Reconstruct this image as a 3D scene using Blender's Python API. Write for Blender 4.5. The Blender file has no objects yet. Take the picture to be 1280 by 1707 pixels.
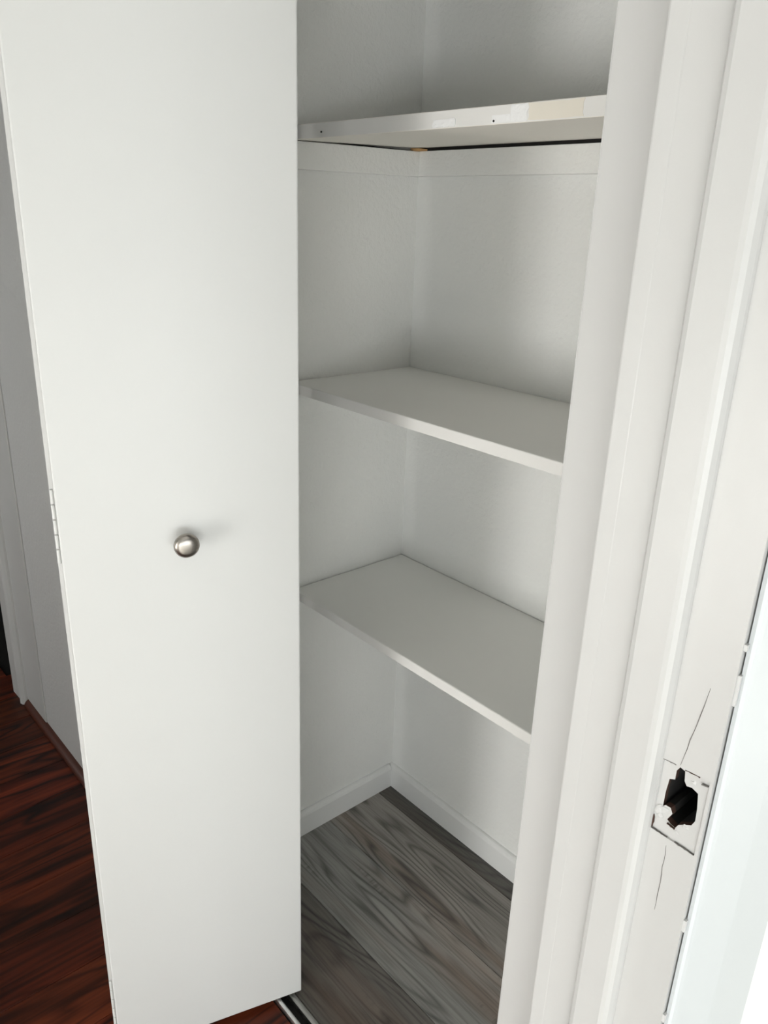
import bpy, bmesh, math, random
from mathutils import Vector, Matrix
random.seed(7)
S = bpy.context.scene
COL = S.collection

# ------------------------------------------------------------------ camera
cam = bpy.data.cameras.new('camera')
cam.sensor_fit = 'VERTICAL'; cam.sensor_height = 36.0; cam.sensor_width = 27.0
cam.lens = 36.0 * 1316.73 / 1707.0
cam.clip_start = 0.02
camo = bpy.data.objects.new('camera', cam); COL.objects.link(camo)
yaw, pit, rol = math.radians(48.215), math.radians(-20.537), math.radians(2.054)
fw = Vector((-math.sin(yaw)*math.cos(pit), math.cos(yaw)*math.cos(pit), math.sin(pit)))
r0 = Vector((math.cos(yaw), math.sin(yaw), 0)); u0 = r0.cross(fw)
rr = math.cos(rol)*r0 + math.sin(rol)*u0; uu = -math.sin(rol)*r0 + math.cos(rol)*u0
CAM = Vector((1.205, -1.1346, 1.3563))
M = Matrix((rr, uu, -fw)).transposed().to_4x4(); M.translation = CAM
camo.matrix_world = M
S.camera = camo

# ------------------------------------------------------------------ world, daylight and added fills through the openings, exposure
w = bpy.data.worlds.new('sky'); S.world = w; w.use_nodes = True
bg = w.node_tree.nodes['Background']; bg.inputs[0].default_value = (0.75, 0.88, 1.0, 1); bg.inputs[1].default_value = 0.3

def area(name, loc, aim, sx, sy, power, col):
    l = bpy.data.lights.new(name, 'AREA'); l.shape = 'RECTANGLE'; l.size = sx; l.size_y = sy
    l.energy = power; l.color = col
    o = bpy.data.objects.new(name, l); COL.objects.link(o); o.location = loc
    o.rotation_euler = Vector(aim).to_track_quat('-Z', 'Y').to_euler()
    return o
# glass door at the end of the hall, window of the room beside the closet, then two added fills
area('hall_daylight', (0.56, -3.22, 0.50), (0, 1, 0.0), 0.60, 0.95, 32, (1.0, 0.99, 0.965))
area('room_daylight', (3.92, -1.50, 0.50), (-1, 0, 0.0), 1.8, 0.60, 31, (0.96, 0.99, 1.0))
area('room_south_fill', (2.90, -2.82, 0.52), (0, 1, 0.0), 1.4, 0.70, 34, (0.97, 0.99, 1.0))  # fill added to lift the closet; its south window is invented
area('side_room_fill', (-1.15, -1.55, 1.0), (0, 1, 0.0), 0.7, 1.8, 3.6, (1.0, 0.985, 0.96))  # fill added to brighten the hall wall, through an invented side opening
sun = bpy.data.lights.new('sun', 'SUN'); sun.energy = 12; sun.angle = .01; sun.color = (1.0, .98, .95)
so = bpy.data.objects.new('sun', sun); COL.objects.link(so); so.location = (8, -3, 6)
so.rotation_euler = Vector((-.50, .60, -.47)).to_track_quat('-Z', 'Y').to_euler()
S.view_settings.view_transform = 'Standard'; S.view_settings.look = 'None'
S.view_settings.exposure = -0.12; S.view_settings.gamma = 1.0; S.view_settings.use_curve_mapping = False

# ------------------------------------------------------------------ helpers
WORLD = {}
def meta(o, label=None, cat=None, group=None, kind=None):
    if label: o['label'] = label
    if cat: o['category'] = cat
    if group: o['group'] = group
    if kind: o['kind'] = kind
    return o
def empty(name, loc, **k):
    o = bpy.data.objects.new(name, None); COL.objects.link(o); o.location = loc
    o.empty_display_size = 0.05; WORLD[o.name] = Vector(loc)
    return meta(o, **k)
def mk(name, bm, mats, parent=None, smooth=False, **k):
    """bm holds world coordinates; the object's origin goes to its centre"""
    bmesh.ops.recalc_face_normals(bm, faces=bm.faces)
    lo = Vector([min(v.co[i] for v in bm.verts) for i in range(3)])
    hi = Vector([max(v.co[i] for v in bm.verts) for i in range(3)])
    c = (lo + hi)/2
    bmesh.ops.translate(bm, verts=bm.verts, vec=-c)
    me = bpy.data.meshes.new(name); bm.to_mesh(me); bm.free()
    if smooth:
        for p in me.polygons: p.use_smooth = True
    for m in (mats if isinstance(mats, (list, tuple)) else [mats]): me.materials.append(m)
    o = bpy.data.objects.new(name, me); COL.objects.link(o)
    WORLD[o.name] = c
    if parent: o.parent = parent; o.location = c - WORLD[parent.name]
    else: o.location = c
    return meta(o, **k)
def add_box(bm, x0, x1, y0, y1, z0, z1, mi=0):
    vs = [bm.verts.new((x, y, z)) for x in (x0, x1) for y in (y0, y1) for z in (z0, z1)]
    F = [(0,1,3,2),(4,6,7,5),(0,4,5,1),(2,3,7,6),(0,2,6,4),(1,5,7,3)]
    fs = [bm.faces.new([vs[i] for i in f]) for f in F]
    for f in fs: f.material_index = mi
    return vs
def bev(bm, w, seg=2):
    bmesh.ops.recalc_face_normals(bm, faces=bm.faces)
    bmesh.ops.bevel(bm, geom=list(bm.edges), offset=w, segments=seg, profile=0.6, affect='EDGES', clamp_overlap=True)
def box(name, x0, x1, y0, y1, z0, z1, mat, parent=None, b=0, **k):
    bm = bmesh.new(); add_box(bm, x0, x1, y0, y1, z0, z1)
    if b: bev(bm, b)
    return mk(name, bm, mat, parent, **k)
def boxes(name, L, mat, parent=None, **k):
    bm = bmesh.new()
    for a in L: add_box(bm, *a)
    return mk(name, bm, mat, parent, **k)
def extrude(bm, pts, axis, a, b, mi=0):
    """closed 2-D profile swept from a to b; axis 'x': pts are (y,z); 'y': (x,z); 'z': (x,y)"""
    def P(p, t):
        return {'x': (t, p[0], p[1]), 'y': (p[0], t, p[1]), 'z': (p[0], p[1], t)}[axis]
    A = [bm.verts.new(P(p, a)) for p in pts]; B = [bm.verts.new(P(p, b)) for p in pts]
    n = len(pts); fs = []
    for i in range(n): fs.append(bm.faces.new((A[i], A[(i+1) % n], B[(i+1) % n], B[i])))
    fs.append(bm.faces.new(A[::-1])); fs.append(bm.faces.new(B))
    for f in fs: f.material_index = mi
def lathe(bm, prof, o, ax, seg=32):
    """prof: (r, h) along ax from point o"""
    ax = Vector(ax).normalized(); e1 = ax.orthogonal().normalized(); e2 = ax.cross(e1)
    rings = []
    for r, h in prof:
        c = Vector(o) + ax*h
        if r < 1e-6: rings.append([bm.verts.new(c)]); continue
        rings.append([bm.verts.new(c + r*(math.cos(2*math.pi*i/seg)*e1 + math.sin(2*math.pi*i/seg)*e2)) for i in range(seg)])
    for A, B in zip(rings, rings[1:]):
        for i in range(seg):
            j = (i+1) % seg
            if len(A) == 1 and len(B) == 1: continue
            if len(A) == 1: bm.faces.new((A[0], B[i], B[j]))
            elif len(B) == 1: bm.faces.new((A[i], A[j], B[0]))
            else: bm.faces.new((A[i], A[j], B[j], B[i]))
    for R in (rings[0], rings[-1]):
        if len(R) > 1: bm.faces.new(R)

# ------------------------------------------------------------------ materials
def mat(name):
    m = bpy.data.materials.new(name); m.use_nodes = True
    nt = m.node_tree; return m, nt, nt.nodes['Principled BSDF'], nt.nodes, nt.links
def N(ns, t, **k):
    n = ns.new(t)
    for a, v in k.items():
        if a in n.inputs: n.inputs[a].default_value = v
        else: setattr(n, a, v)
    return n
def mapped(ns, ls, scale, rnd=True):
    tc = N(ns, 'ShaderNodeTexCoord'); mp = N(ns, 'ShaderNodeMapping'); mp.inputs['Scale'].default_value = scale
    if rnd:
        oi = N(ns, 'ShaderNodeObjectInfo'); ad = N(ns, 'ShaderNodeVectorMath', operation='MULTIPLY_ADD')
        cb = N(ns, 'ShaderNodeCombineXYZ')
        ls.new(oi.outputs['Random'], cb.inputs[0]); ls.new(oi.outputs['Random'], cb.inputs[1])
        ls.new(cb.outputs[0], ad.inputs[0]); ad.inputs[1].default_value = (3.7, 1.9, 0)
        ls.new(tc.outputs['Object'], ad.inputs[2]); ls.new(ad.outputs[0], mp.inputs['Vector'])
    elif rnd is None:
        ge = N(ns, 'ShaderNodeNewGeometry'); ls.new(ge.outputs['Position'], mp.inputs['Vector'])
    else: ls.new(tc.outputs['Object'], mp.inputs['Vector'])
    return mp
def paint(name, col, rough=0.5, bscale=140, bstr=0.25, bdist=0.0012, blotch=0.035, spec=0.5):
    m, nt, p, ns, ls = mat(name)
    p.inputs['Roughness'].default_value = rough; p.inputs['Specular IOR Level'].default_value = spec
    mp = mapped(ns, ls, (1, 1, 1), False)
    n1 = N(ns, 'ShaderNodeTexNoise', Scale=bscale, Detail=3.0); ls.new(mp.outputs[0], n1.inputs['Vector'])
    n3 = N(ns, 'ShaderNodeTexNoise', Scale=bscale*0.22, Detail=4.0); ls.new(mp.outputs[0], n3.inputs['Vector'])
    ad = N(ns, 'ShaderNodeMath', operation='ADD'); ls.new(n1.outputs[0], ad.inputs[0]); ls.new(n3.outputs[0], ad.inputs[1])
    bp = N(ns, 'ShaderNodeBump', Strength=bstr, Distance=bdist); ls.new(ad.outputs[0], bp.inputs['Height']); ls.new(bp.outputs[0], p.inputs['Normal'])
    n2 = N(ns, 'ShaderNodeTexNoise', Scale=5.0, Detail=5.0); ls.new(mp.outputs[0], n2.inputs['Vector'])
    mx = N(ns, 'ShaderNodeMix', data_type='RGBA'); ls.new(n2.outputs[0], mx.inputs[0])
    mx.inputs[6].default_value = (*[c*(1-blotch) for c in col], 1); mx.inputs[7].default_value = (*[min(1, c*(1+blotch)) for c in col], 1)
    ls.new(mx.outputs[2], p.inputs['Base Color'])
    return m
def plain(name, col, rough=0.6, metal=0.0):
    m, nt, p, ns, ls = mat(name)
    p.inputs['Roughness'].default_value = rough; p.inputs['Metallic'].default_value = metal
    mp = mapped(ns, ls, (1, 1, 1), False)
    n = N(ns, 'ShaderNodeTexNoise', Scale=60.0, Detail=4.0); ls.new(mp.outputs[0], n.inputs['Vector'])
    mx = N(ns, 'ShaderNodeMix', data_type='RGBA'); ls.new(n.outputs[0], mx.inputs[0])
    mx.inputs[6].default_value = (*[c*.85 for c in col], 1); mx.inputs[7].default_value = (*[min(1, c*1.15) for c in col], 1)
    ls.new(mx.outputs[2], p.inputs['Base Color'])
    return m
WALL = paint('closet wall paint', (.89, .895, .868), .55, 130, .55, .003)
HALLW = paint('hall wall paint', (.70, .70, .685), .55, 110, .55, .003)
DOORP = paint('door paint', (.70, .705, .688), .42, 220, .12, .0006, .02)
TRIMP = paint('trim gloss paint', (.53, .527, .515), .32, 70, .3, .0008, .02)
SHELFP = paint('shelf paint', (.85, .848, .815), .5, 200, .12, .0006, .03)
SHELFE = paint('shelf edge paint', (.785, .775, .745), .5, 90, .3, .0008, .03)
CREAM = paint('old cream paint', (.78, .735, .64), .5, 90, .25, .0008, .04)
FILLER = paint('white filler', (.86, .86, .85), .7, 160, .6, .002, .03)
CEILP = paint('ceiling paint', (.80, .80, .79), .7)
ROOMF = paint('pale room floor', (.62, .60, .56), .4)
DARKW = plain('room darkness colour', (.012, .011, .010), .8)  # near-black wall colour stands in for the far room's darkness
GAP = plain('gap shade and nail black', (.010, .009, .008), .95)  # near-black: paints shade in gaps, hole and doorway floor; also nail heads
RAWWOOD = plain('raw dark wood', (.045, .018, .010), .85)
SHIMW = plain('bare pine', (.62, .38, .17), .7)
CAULK = paint('caulk', (.58, .58, .57), .5, 200, .3)
NICKEL, nt, p, ns, ls = mat('brushed nickel')
p.inputs['Metallic'].default_value = 1; p.inputs['Roughness'].default_value = .28
mp = mapped(ns, ls, (30, 30, 900), False); n = N(ns, 'ShaderNodeTexNoise', Scale=1.0, Detail=2.0); ls.new(mp.outputs[0], n.inputs['Vector'])
cr = N(ns, 'ShaderNodeMix', data_type='RGBA'); ls.new(n.outputs[0], cr.inputs[0])
cr.inputs[6].default_value = (.27, .25, .225, 1); cr.inputs[7].default_value = (.42, .39, .355, 1); ls.new(cr.outputs[2], p.inputs['Base Color'])
ALU = plain('aluminium', (.72, .73, .72), .3, 1.0)

def wood(name, axis, vinyl, rnd=True):
    """plank material: colour comes from obj.color, grain runs along axis"""
    m, nt, p, ns, ls = mat(name)
    along = (lambda a, b: (a, b, b)) if axis == 'x' else (lambda a, b: (b, a, b))
    oi = N(ns, 'ShaderNodeObjectInfo')
    def noise(a, b, det=5.0, dist=0.0):
        mp = mapped(ns, ls, along(a, b), rnd); n = N(ns, 'ShaderNodeTexNoise', Scale=1.0, Detail=det, Distortion=dist); ls.new(mp.outputs[0], n.inputs['Vector']); return n.outputs[0]
    def ramp(src, stops):
        r = N(ns, 'ShaderNodeValToRGB'); e = r.color_ramp.elements
        while len(e) < len(stops): e.new(.5)
        for el, (pos, v) in zip(e, stops): el.position = pos; el.color = (v, v, v, 1)
        ls.new(src, r.inputs[0]); return r.outputs[0]
    def mul(a, b):
        x = N(ns, 'ShaderNodeMix', data_type='RGBA', blend_type='MULTIPLY'); x.inputs[0].default_value = 1
        ls.new(a, x.inputs[6]); ls.new(b, x.inputs[7]); return x.outputs[2]
    # cathedral grain: contour lines of a noise field stretched along the board
    def contour(field, k):
        m1 = N(ns, 'ShaderNodeMath', operation='MULTIPLY'); ls.new(field, m1.inputs[0]); m1.inputs[1].default_value = k
        m2 = N(ns, 'ShaderNodeMath', operation='PINGPONG'); ls.new(m1.outputs[0], m2.inputs[0]); m2.inputs[1].default_value = 1.0
        return m2.outputs[0]
    def blend(f, a, b):
        x = N(ns, 'ShaderNodeMix', data_type='RGBA'); ls.new(f, x.inputs[0])
        for src, sock in ((a, 6), (b, 7)):
            if isinstance(src, tuple): x.inputs[sock].default_value = src
            else: ls.new(src, x.inputs[sock])
        return x.outputs[2]
    ONE = (1, 1, 1, 1)
    if vinyl:
        g0 = ramp(contour(noise(1.0, 8, 2.0, .12), 44), [(0.0, .40), (.28, .70), (.55, 1.03)])
        g = blend(ramp(noise(2.0, 8, 2), [(.44, .08), (.56, 1)]), ONE, g0)
        pores = ramp(noise(10, 240, 3), [(.34, .72), (.56, 1.0)])
        tone = ramp(noise(1.5, 14, 4), [(.3, .70), (.7, 1.22)])
        saw = blend(ramp(noise(3.0, 18, 2), [(.62, 0), (.70, 1)]), ONE, ramp(noise(110, 10, 3, .5), [(.40, .55), (.56, 1.0)]))
        c = mul(mul(mul(mul(oi.outputs['Color'], g), pores), tone), saw)
        warm = N(ns, 'ShaderNodeMix', data_type='RGBA', blend_type='MULTIPLY'); warm.inputs[0].default_value = 1; ls.new(c, warm.inputs[6]); warm.inputs[7].default_value = (.74, .55, .46, 1)
        c = blend(ramp(noise(1.0, 12, 3), [(.54, 0), (.72, .75)]), c, warm.outputs[2])
        p.inputs['Roughness'].default_value = .5
    else:
        g0 = ramp(contour(noise(1.0, 7.0, 3, .35), 24), [(0.0, .08), (.22, .40), (.5, .95), (1.0, 1.1)])
        g = blend(ramp(noise(1.6, 7, 2), [(.36, .25), (.60, 1)]), ONE, g0)
        pores = ramp(noise(2.5, 90, 4, .4), [(.34, .62), (.58, 1.05)])
        tone = ramp(noise(1.4, 16, 4, .7), [(.34, .20), (.66, 1.35)])
        c = mul(mul(mul(oi.outputs['Color'], g), pores), tone)
        p.inputs['Roughness'].default_value = .42; p.inputs['Specular IOR Level'].default_value = .25
    ls.new(c, p.inputs['Base Color'])
    bp = N(ns, 'ShaderNodeBump', Strength=.25 if vinyl else .06, Distance=.0006); ls.new(pores, bp.inputs['Height']); ls.new(bp.outputs[0], p.inputs['Normal'])
    return m
VINYL = wood('grey oak vinyl', 'x', True)
REDW = wood('red brown wood', 'y', False, None)

# ------------------------------------------------------------------ the setting
H = 2.44
ST = dict(kind='structure')
X0, X1 = 0.923, 1.028            # wall with the doorway the photo is taken through
YJ = -0.66                       # face of its latch-side jamb
YF = -0.595                      # hall face of the closet front wall
box('wall_back', -.10, X0, 0, .10, 0, H, WALL, label='white textured back wall inside the closet', cat='wall', **ST)
box('wall_left', -.10, 0, -.49, 0, 0, H, WALL, label='white textured side wall of the closet beside the bifold door', cat='wall', **ST)
boxes('wall_front', [(-2.6, -1.76, YF, -.49, 0, H), (-1.76, -1.0, YF, -.49, 2.05, H), (-1.0, .07, YF, -.49, 0, H),
                     (.07, .843, YF, -.49, 2.05, H), (.843, X0, YF, -.49, 0, H)], HALLW,
      label='grey-white hall wall behind the open bifold door', cat='wall', **ST)
boxes('wall_right', [(X0, X1, YJ+.055, .6, 0, H), (X0, X1, -1.44, YJ+.055, 2.07, H), (X0, X1, -3.2, -1.44, 0, H)], WALL,
      label='white wall with the doorway on the right of the closet', cat='wall', **ST)
boxes('wall_hall', [(-2.7, -2.6, -1.6, 1.2, 0, H), (-2.6, -1.55, -1.60, -1.50, 0, H), (-1.55, -.75, -1.60, -1.50, 2.04, H), (-.75, .20, -1.60, -1.50, 0, H), (.10, .20, -3.2, -1.60, 0, H),
                    (.10, .25, -3.3, -3.2, 0, H), (.87, X1, -3.3, -3.2, 0, H), (.25, .87, -3.3, -3.2, 2.05, H)], WALL,
      label='white hall walls out of view around the corner', cat='wall', **ST)  # unseen: south opening added for the side fill, corner placed to block hall light
boxes('wall_room', [(X1, 2.15, -2.9, -2.8, 0, H), (3.65, 4.0, -2.9, -2.8, 0, H), (2.15, 3.65, -2.9, -2.8, 0, .15), (2.15, 3.65, -2.9, -2.8, 1.4, H), (X1, 4.0, .6, .7, 0, H), (3.9, 4.0, -2.8, -2.45, 0, H), (3.9, 4.0, -.55, .6, 0, H),
                    (3.9, 4.0, -2.45, -.55, 0, .2), (3.9, 4.0, -2.45, -.55, 1.9, H)], WALL,
      label='white walls of the room behind the photographer', cat='wall', **ST)
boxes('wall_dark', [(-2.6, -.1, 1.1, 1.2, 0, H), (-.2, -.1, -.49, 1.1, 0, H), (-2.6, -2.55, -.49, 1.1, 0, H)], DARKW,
      label='walls of the room past the far doorway, darkness painted near-black', cat='wall', **ST)
box('ceiling', -2.7, 4.0, -3.3, 1.2, H, H+.1, CEILP, label='white ceiling above closet and hall', cat='ceiling', **ST)

# hall floor: slab with single red-brown boards laid along y
floor = empty('floor', (-.4, -1.2, 0), label='dark red-brown wood floor of the hall', cat='floor', **ST)
boxes('subfloor', [(-2.6, 4.0, -3.3, 1.2, -.06, -.012)], GAP, floor)
def plank(parent, x0, x1, y0, y1, m, col):
    g = .0005
    bm = bmesh.new(); add_box(bm, x0+g, x1-g, y0+g, y1-g, -.011, 0.0)
    bmesh.ops.recalc_face_normals(bm, faces=bm.faces)
    top = [e for e in bm.edges if all(v.co.z > -.001 for v in e.verts)]
    bmesh.ops.bevel(bm, geom=top, offset=.0008, segments=1, affect='EDGES')
    o = mk('plank', bm, m, parent); o.color = (*col, 1); return o
W = .125; i = 0; x = -2.6
while x < X0 - .01:
    x1 = min(x + W, X0)
    if x < .14: ys = [-1.5, -.568]
    else: ys = [-3.2, -2.2 + .2*(i % 3), -1.15 + .25*((i*3) % 4 - 1.5)/2, -.568]
    if x1 < -1.0 and x > -1.77: ys[-1] = -.600  # boards stop short; near-black subfloor stands in for the doorway's darkness
    for a, b in zip(ys, ys[1:]):
        t = random.uniform(.75, 1.2)
        plank(floor, x, x1, a, b, REDW, (.135*t, .024*t*random.uniform(.9, 1.25), .0085*t))
    x = x1; i += 1
boxes('floor_room', [(X0, 3.9, -2.8, .6, -.012, 0)], ROOMF, label='pale floor of the room behind the photographer', cat='floor', **ST)
# closet floor: grey vinyl boards along x
cfloor = empty('floor_closet', (.45, -.27, 0), label='grey wood-look vinyl plank floor inside the closet', cat='floor', **ST)
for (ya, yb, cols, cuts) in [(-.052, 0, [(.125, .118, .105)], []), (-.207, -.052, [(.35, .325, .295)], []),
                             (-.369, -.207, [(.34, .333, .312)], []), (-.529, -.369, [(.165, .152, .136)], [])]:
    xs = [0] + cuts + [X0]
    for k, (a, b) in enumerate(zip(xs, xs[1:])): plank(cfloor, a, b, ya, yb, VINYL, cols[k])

# baseboards of the closet: flat board with a small eased top
def base_profile(t, h): return [(0, 0), (t, 0), (t, h-.010), (t-.002, h-.005), (t-.006, h-.001), (t-.009, h), (0, h)]
bm = bmesh.new(); extrude(bm, [(-a, b) for a, b in base_profile(.012, .062)], 'x', 0.0, X0)
BASEP = paint('baseboard paint', (.84, .845, .83), .4, 90, .2, .001)
mk('baseboard_back', bm, BASEP, label='white baseboard along the closet back wall', cat='baseboard', **ST)
bm = bmesh.new(); extrude(bm, base_profile(.012, .062), 'y', -.49, -.0122)
mk('baseboard_left', bm, BASEP, label='white baseboard along the closet side wall', cat='baseboard', **ST)
# quarter round of the hall
bm = bmesh.new(); qr = [(YF, 0)] + [(YF-.017*math.cos(a*math.pi/14), .019*math.sin(a*math.pi/14)) for a in range(8)]
extrude(bm, qr, 'x', -.902, .02)
QR = plain('red brown trim', (.085, .021, .009), .4)
mk('trim_1', bm, QR, label='red-brown quarter round at the foot of the hall wall', cat='trim', **ST)
# closet opening: liner and casing
t2 = empty('trim_2', (.45, YF, 0), label='white painted casing and liner of the closet opening', cat='trim', **ST)
box('jamb', .07, .083, YF, -.49, 0, 2.05, TRIMP, t2); box('jamb', .830, .843, YF, -.49, 0, 2.05, TRIMP, t2)
box('head_jamb', .083, .830, YF, -.49, 2.037, 2.05, TRIMP, t2)
box('casing', .836, .9075, -.610, YF, 0, 2.055, TRIMP, t2, b=.002); box('casing', .012, .077, -.610, YF, 0.0, 2.055, TRIMP, t2, b=.002)
box('head_casing', .012, .9075, -.610, YF, 2.056, 2.12, TRIMP, t2, b=.002)
# casing of the dark doorway on the far left
t3 = empty('trim_3', (-1.3, YF, 0), label='old grey-white casing of the dark doorway at far left', cat='trim', **ST)
OLDT = paint('old trim paint', (.66, .66, .64), .4, 60, .3, .0012, .05)
def casing_far(x0, sgn):
    q = lambda a, b: (x0 + sgn*a, YF - b)
    pr = [q(0, 0), q(0, .012), q(.003, .015), q(.060, .013), q(.066, .016), q(.078, .020), q(.088, .017), q(.095, .009), q(.097, 0)]
    bm = bmesh.new(); extrude(bm, pr, 'z', 0, 2.06); mk('casing', bm, OLDT, t3)
casing_far(-1.003, 1); casing_far(-1.757, -1)
box('backing_board', -.906, -.757, YF-.004, YF, 0.02, 2.06, OLDT, t3, b=.0015)
box('head_casing', -1.85, -.757, YF-.016, YF, 2.061, 2.15, OLDT, t3, b=.002)

# doorway the photo is taken through
d1 = empty('door_1', ((X0+X1)/2, YJ, 0), label='white painted doorway frame with an empty strike-plate hole', cat='door frame', **ST)
def jamb_latch():
    bm = bmesh.new(); xm, xe = .986, 1.0262; yb = YJ + .0195
    add_box(bm, X0-.0005, xm, YJ, yb, 0, 2.05)
    zr0, zr1 = .929, .996
    add_box(bm, xm, xe, YJ, yb, 0, zr0); add_box(bm, xm, xe, YJ, yb, zr1, 2.05)
    # plate recess with a ragged hole
    hole = [(1.001,.993),(1.005,.992),(1.006,.984),(1.008,.981),(1.012,.982),(1.017,.980),(1.0185,.968),(1.019,.957),(1.017,.952),(1.012,.949),
            (1.008,.946),(1.006,.942),(1.002,.943),(.999,.945),(1.002,.952),(1.000,.956),(.996,.956),(.994,.954),(.994,.967),(.995,.979),(.999,.981),(.999,.989)]
    rec = [(.9885,.931),(1.0240,.930),(1.0242,.9955),(.9885,.9935)]
    out = [(xm,zr0),(xe,zr0),(xe,zr1),(xm,zr1)]
    yr = YJ + .0016
    O = [bm.verts.new((x, YJ, z)) for x, z in out]; A = [bm.verts.new((x, YJ, z)) for x, z in rec]; B = [bm.verts.new((x, yr, z)) for x, z in rec]
    for i in range(4):
        j = (i+1) % 4
        bm.faces.new((O[i], O[j], A[j], A[i])); bm.faces.new((A[i], A[j], B[j], B[i]))
    bm.faces.new([bm.verts.new(c) for c in ((xe, YJ, zr0), (xe, yb, zr0), (xe, yb, zr1), (xe, YJ, zr1))])
    Hh = [bm.verts.new((x, yr, z)) for x, z in hole]
    Hm = [bm.verts.new((x + random.uniform(-.0006, .0006), yr+.005, z + random.uniform(-.0006, .0006))) for x, z in hole]
    Hd = [bm.verts.new((x, YJ+.045, z)) for x, z in hole]
    es = [bm.edges.get((B[i], B[(i+1) % 4])) for i in range(4)]
    n = len(Hh); es += [bm.edges.new((Hh[i], Hh[(i+1) % n])) for i in range(n)]
    bmesh.ops.triangle_fill(bm, use_beauty=True, edges=es)
    for i in range(n):
        j = (i+1) % n
        f = bm.faces.new((Hh[i], Hh[j], Hm[j], Hm[i])); f.material_index = 2
        f = bm.faces.new((Hm[i], Hm[j], Hd[j], Hd[i])); f.material_index = 1
    f = bm.faces.new(Hd); f.material_index = 1
    return mk('jamb', bm, [TRIMP, GAP, RAWWOOD], d1)
J = jamb_latch()
bm = bmesh.new()
extrude(bm, [(.9505, YJ+.0001), (.9515, YJ-.006), (.9545, YJ-.0100), (.958, YJ-.011), (.9800, YJ-.011), (.9835, YJ-.0102), (.9862, YJ-.0075), (.9878, YJ-.003), (.9882, YJ+.0001)], 'z', 0, 2.04)
mk('door_stop', bm, TRIMP, d1, smooth=False)
# hall casing (its edge faces the camera) and room casing with a moulded face
box('casing', .9075, X0, YJ, YJ+.057, 0, 2.06, TRIMP, d1, b=.0015)
bm = bmesh.new()
extrude(bm, [(X1-.0006, YJ+.0040), (X1+.0024, YJ+.0032), (X1+.0044, YJ+.0048), (X1+.0056, YJ+.009), (X1+.0130, YJ+.060), (X1+.0160, YJ+.140), (X1, YJ+.140)], 'z', 0, 2.06)
mk('casing', bm, paint('room trim with sky tint', (.585, .615, .63), .35, 60, .15, .001, .02), d1)  # paler, bluish trim colour carries the cool window light
box('jamb', X0, X1, -1.44, -1.42, 0, 2.05, TRIMP, d1); box('head_jamb', X0, X1, -1.44, YJ+.02, 2.051, 2.07, TRIMP, d1)
box('casing', .9075, X0, -1.48, -1.425, 0, 2.06, TRIMP, d1, b=.0015); box('casing', X1, X1+.0165, -1.48, -1.425, 0, 2.06, TRIMP, d1, b=.0015)
# dark gap beside the jamb, bridged by caulk
bm = bmesh.new(); z = .55; 
while z < 1.9:
    ln = random.uniform(.004, .03)
    if z > 1.22 or random.random() < .62:
        if z > 1.22: ln = .2
        add_box(bm, 1.0258, 1.0284, YJ+random.uniform(.0004, .0025), YJ+.010, z, z+ln)
    z += ln + (0 if z > 1.22 else random.uniform(.004, .045))
mk('caulk_line', bm, CAULK, d1)
box('gap_shadow_board', 1.0263, X1-.0005, YJ+.012, YJ+.019, 0, 2.05, GAP, d1)
# hairline cracks and chips around the recess
def sliver(pts, wd, m, parent, y, name):
    bm = bmesh.new(); L = []; n = len(pts)
    for i, (x, z) in enumerate(pts):
        ww = wd*(.25 + math.sin(math.pi*(i+.3)/n))*random.uniform(.7, 1.2)
        L.append([bm.verts.new((x-ww/2, y, z)), bm.verts.new((x+ww/2, y, z)), bm.verts.new((x+ww/2, y+.0008, z)), bm.verts.new((x-ww/2, y+.0008, z))])
    for a, b in zip(L, L[1:]):
        for k in range(4): bm.faces.new((a[k], a[(k+1) % 4], b[(k+1) % 4], b[k]))
    bm.faces.new(L[0]); bm.faces.new(L[-1])
    return mk(name, bm, m, parent)
def curve(a, b, n, j):
    return [(a[0] + (b[0]-a[0])*i/n + random.uniform(-j, j), a[1] + (b[1]-a[1])*i/n) for i in range(n+1)]
CRK = plain('crack grey', (.16, .15, .14), .9)
sliver(curve((1.0015, .996), (1.0115, 1.065), 9, .0003), .00045, CRK, d1, YJ-.00025, 'paint_crack')
sliver(curve((1.003, .924), (1.004, .862), 9, .0004), .0004, CRK, d1, YJ-.00025, 'paint_crack')
def edge_line(x0, x1, z0, z1, n, h, m):
    bm = bmesh.new(); up = []; dn = []
    for i in range(n+1):
        t = i/n; x = x0 + (x1-x0)*t; z = z0 + (z1-z0)*t + random.uniform(-.0003, .0003); k = h*random.uniform(.2, 1.0)
        up.append((x, z+k/2)); dn.append((x, z-k/2))
    extrude(bm, up + dn[::-1], 'y', YJ-.0002, YJ+.0012); mk('recess_edge', bm, m, d1)
edge_line(.9886, .9985, .9938, .9942, 7, .0011, CRK); edge_line(1.0055, 1.0165, .9942, .9948, 8, .0013, RAWWOOD); edge_line(1.0185, 1.0235, .9900, .9908, 4, .0012, CRK)
edge_line(.9890, 1.0020, .9312, .9310, 8, .0006, CRK); edge_line(1.0080, 1.0235, .9308, .9302, 9, .0008, CRK)
edge_line(1.0000, 1.0062, .9430, .9415, 4, .0016, RAWWOOD)
sliver([(.9885+random.uniform(0, .0005), .932+.0022*i) for i in range(6)], .0018, RAWWOOD, d1, YJ+.0006, 'recess_edge')
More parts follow.
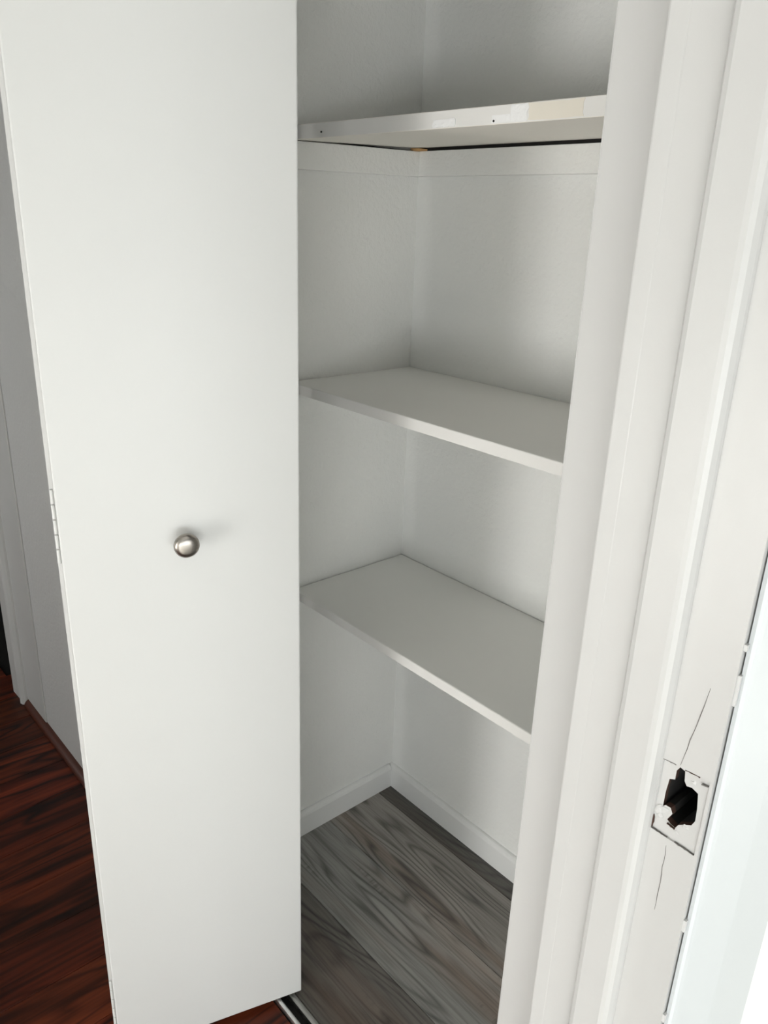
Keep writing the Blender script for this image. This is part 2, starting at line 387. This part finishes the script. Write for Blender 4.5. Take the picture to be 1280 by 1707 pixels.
for (x, z, s) in [(.9915, .950, .0044), (.9955, .9515, .0034), (.993, .944, .0032), (1.013, .9470, .0026), (1.0125, .986, .0024), (1.0075, .9385, .002)]:
    bm = bmesh.new(); bmesh.ops.create_icosphere(bm, subdivisions=2, radius=s)
    for v in bm.verts:
        k = random.uniform(.6, 1.25); v.co = Vector((v.co.x*k + x, v.co.y*.22*k + YJ+.0016, v.co.z*k*1.1 + z))
    mk('paint_chip', bm, TRIMP, d1, smooth=False)

# ------------------------------------------------------------------ bifold door
TH = math.radians(17.21); A0 = Vector((.339, -.5222, 0)); D = Vector((-math.sin(TH), -math.cos(TH), 0)); NN = Vector((math.cos(TH), -math.sin(TH), 0))
bif = empty('bifold_door', (.20, -.66, 0), label='white flush bifold closet door folded open, with a nickel knob', cat='door')
def leaf(name, O, du, dn, L, T, z0, z1, b):
    bm = bmesh.new(); vs = add_box(bm, 0, L, -T, 0, z0, z1); bev(bm, b)
    for v in bm.verts:
        c = v.co.copy(); v.co = Vector(O) + du*c.x + dn*c.y + Vector((0, 0, c.z))
    return mk(name, bm, DOORP, bif)
LW, LT = .319, .027
B = leaf('leaf', A0, D, NN, LW, LT, .013, 2.02, .0022); B['label'] = 'front leaf carrying the knob'
PH = math.radians(16.0); DA = Vector((-math.sin(PH), math.cos(PH), 0)); NA = Vector((-math.cos(PH), -math.sin(PH), 0))
HB = A0 + D*(LW+.001) - NN*(LT + .0025)
Aleaf = leaf('leaf', HB + NA*LT + DA*.0125, DA, NA, LW, LT, .013, 2.02, .0022)
for zc in (.965, .105, 1.80):
    bm = bmesh.new()
    for k in range(5):
        lathe(bm, [(.0022, 0), (.0027, .001), (.0027, .0185), (.0022, .0198)], HB + D*.0012 + Vector((0, 0, zc-.052+k*.0208)), (0, 0, 1), 12)
    mk('hinge', bm, DOORP, bif)
# knob
KB = A0 + D*.1640 + Vector((0, 0, .936))
kn = bmesh.new()
lathe(kn, [(.0, 0), (.0085, 0), (.0088, .0015), (.0070, .004), (.0062, .008), (.0070, .0105), (.0120, .0125), (.0158, .0155), (.0172, .0190), (.0168, .0222), (.0145, .0248), (.0095, .0264), (.004, .0270), (0, .0271)], KB, NN, 40)
mk('knob', kn, NICKEL, B, smooth=True)['label'] = 'round brushed nickel knob'

# floor track of the bifold door
tr = empty('floor_track', (.456, -.547, 0), label='aluminium double-rail floor track under the bifold door', cat='door track')
bm = bmesh.new(); extrude(bm, [(-.5665, -.012), (-.5665, .004), (-.5655, .0075), (-.5635, .009), (-.5605, .009), (-.5585, .0075), (-.5575, .004), (-.5575, -.012)], 'x', .083, .830); mk('rail', bm, ALU, tr)
bm = bmesh.new(); extrude(bm, [(-.5415, -.012), (-.5415, .004), (-.540, .006), (-.537, .0065), (-.533, .005), (-.5295, .0005), (-.5295, -.012)], 'x', .083, .830); mk('rail', bm, plain('dull aluminium', (.42, .42, .40), .4, 1.0), tr)
box('channel', .083, .830, -.5575, -.5415, -.012, -.008, GAP, tr)

# ------------------------------------------------------------------ shelves and cleats
def shelf(x0, y0, zt, th, label):
    o = box('closet_shelf', x0, X0-.003, y0, -.0025, zt-th, zt, SHELFP, b=.0012, label=label, cat='shelf', group='closet shelves'); return o
bm = bmesh.new(); extrude(bm, [(-.0025, 1.4785), (-.0025, 1.5010), (-.300, 1.4918), (-.300, 1.4695)], 'x', .003, X0-.003); bev(bm, .0012)
s1 = mk('closet_shelf', bm, paint('top shelf old paint', (.90, .865, .79), .5, 120, .15, .0006, .03), label='top closet shelf with patched paint on its front edge', cat='shelf', group='closet shelves')
s2 = shelf(.003, -.3065, 1.0640, .019, 'middle white closet shelf, level with the upper half of the door')
s3 = shelf(.003, -.2995, .6370, .019, 'lowest white closet shelf, nearest the floor')
for s, y, zt, th in ((s1, -.300, 1.4918, .0223), (s2, -.3065, 1.064, .019), (s3, -.2995, .637, .019)):
    box('edge_band', .004, X0-.004, y-.0006, y+.0008, zt-th+.0008, zt-.0008, SHELFE, s)
def patch(pts, y, m, name, th=.0006):
    bm = bmesh.new(); extrude(bm, pts, 'y', y-th, y+.0004); mk(name, bm, m, s1)
yf = -.3006
def ragged(x0, x1, z0, z1, n=7, j=.002):
    P = [(x0 + (x1-x0)*i/n + random.uniform(-j, j)*(0 < i < n), z0 + random.uniform(0, j*.4)) for i in range(n+1)]
    P += [(x1 + random.uniform(-j, j), z0 + (z1-z0)*k/4) for k in (1, 2, 3)]
    P += [(x1 - (x1-x0)*i/n + random.uniform(-j, j)*(0 < i < n), z1 - random.uniform(0, j*.4)) for i in range(n+1)]
    P += [(x0 + random.uniform(-j, j), z1 - (z1-z0)*k/4) for k in (1, 2, 3)]
    return P
patch(ragged(.509, .592, 1.4706, 1.4908, j=.003), yf, CREAM, 'bare_patch', .0003)
patch(ragged(.345, .385, 1.4706, 1.4815, j=.003), yf, FILLER, 'filler_patch', .0012)
patch(ragged(.451, .482, 1.4710, 1.4805, j=.0012), yf, FILLER, 'filler_patch', .0010)
patch(ragged(.482, .5085, 1.4706, 1.4908, j=.002), yf, FILLER, 'filler_patch', .0006)
for (x, z) in ((.091, 1.478), (.455, 1.4735)):
    bm = bmesh.new(); lathe(bm, [(0, 0), (.0014, 0), (.0014, .0012), (0, .0014)], (x, yf-.0006, z), (0, -1, 0), 10); mk('nail_head', bm, GAP, s1)
def cleat(axis, z1, h, label, ylen=.30):
    if axis == 'x': return box('shelf_cleat', .0175, X0-.002, -.017, 0, z1-h, z1, WALL, b=.0012, label=label, cat='cleat', group='shelf cleats')
    return box('shelf_cleat', 0, .017, -ylen, -.0002, z1-h, z1, WALL, b=.0012, label=label, cat='cleat', group='shelf cleats')
cleat('x', 1.4722, .0435, 'painted wood cleat on the back wall under the top shelf')
bm = bmesh.new(); add_box(bm, 0, .017, -.36, -.0002, 1.4287, 1.4722)
for v in bm.verts: v.co.z += .012*v.co.y
bev(bm, .0012); mk('shelf_cleat', bm, WALL, label='painted wood cleat on the side wall under the top shelf', cat='cleat', group='shelf cleats')
cleat('y', 1.0450, .0445, 'painted wood cleat on the side wall under the middle shelf', .325)
cleat('y', .6180, .0300, 'painted wood cleat on the side wall under the lowest shelf', .325)
box('gap_shade_strip', .012, X0-.004, -.012, -.0005, 1.4723, 1.4782, GAP, s1)  # dark strips added to draw the shade line under the top shelf
box('gap_shade_strip', .0005, .011, -.295, -.0005, 1.4724, 1.4730, GAP, s1)
bm = bmesh.new(); extrude(bm, [(.004, 1.4722), (.034, 1.4722), (.034, 1.4758), (.004, 1.4775)], 'y', -.027, -.006)
mk('wood_shim', bm, SHIMW, label='small bare wood shim under the top shelf in the corner', cat='shim')
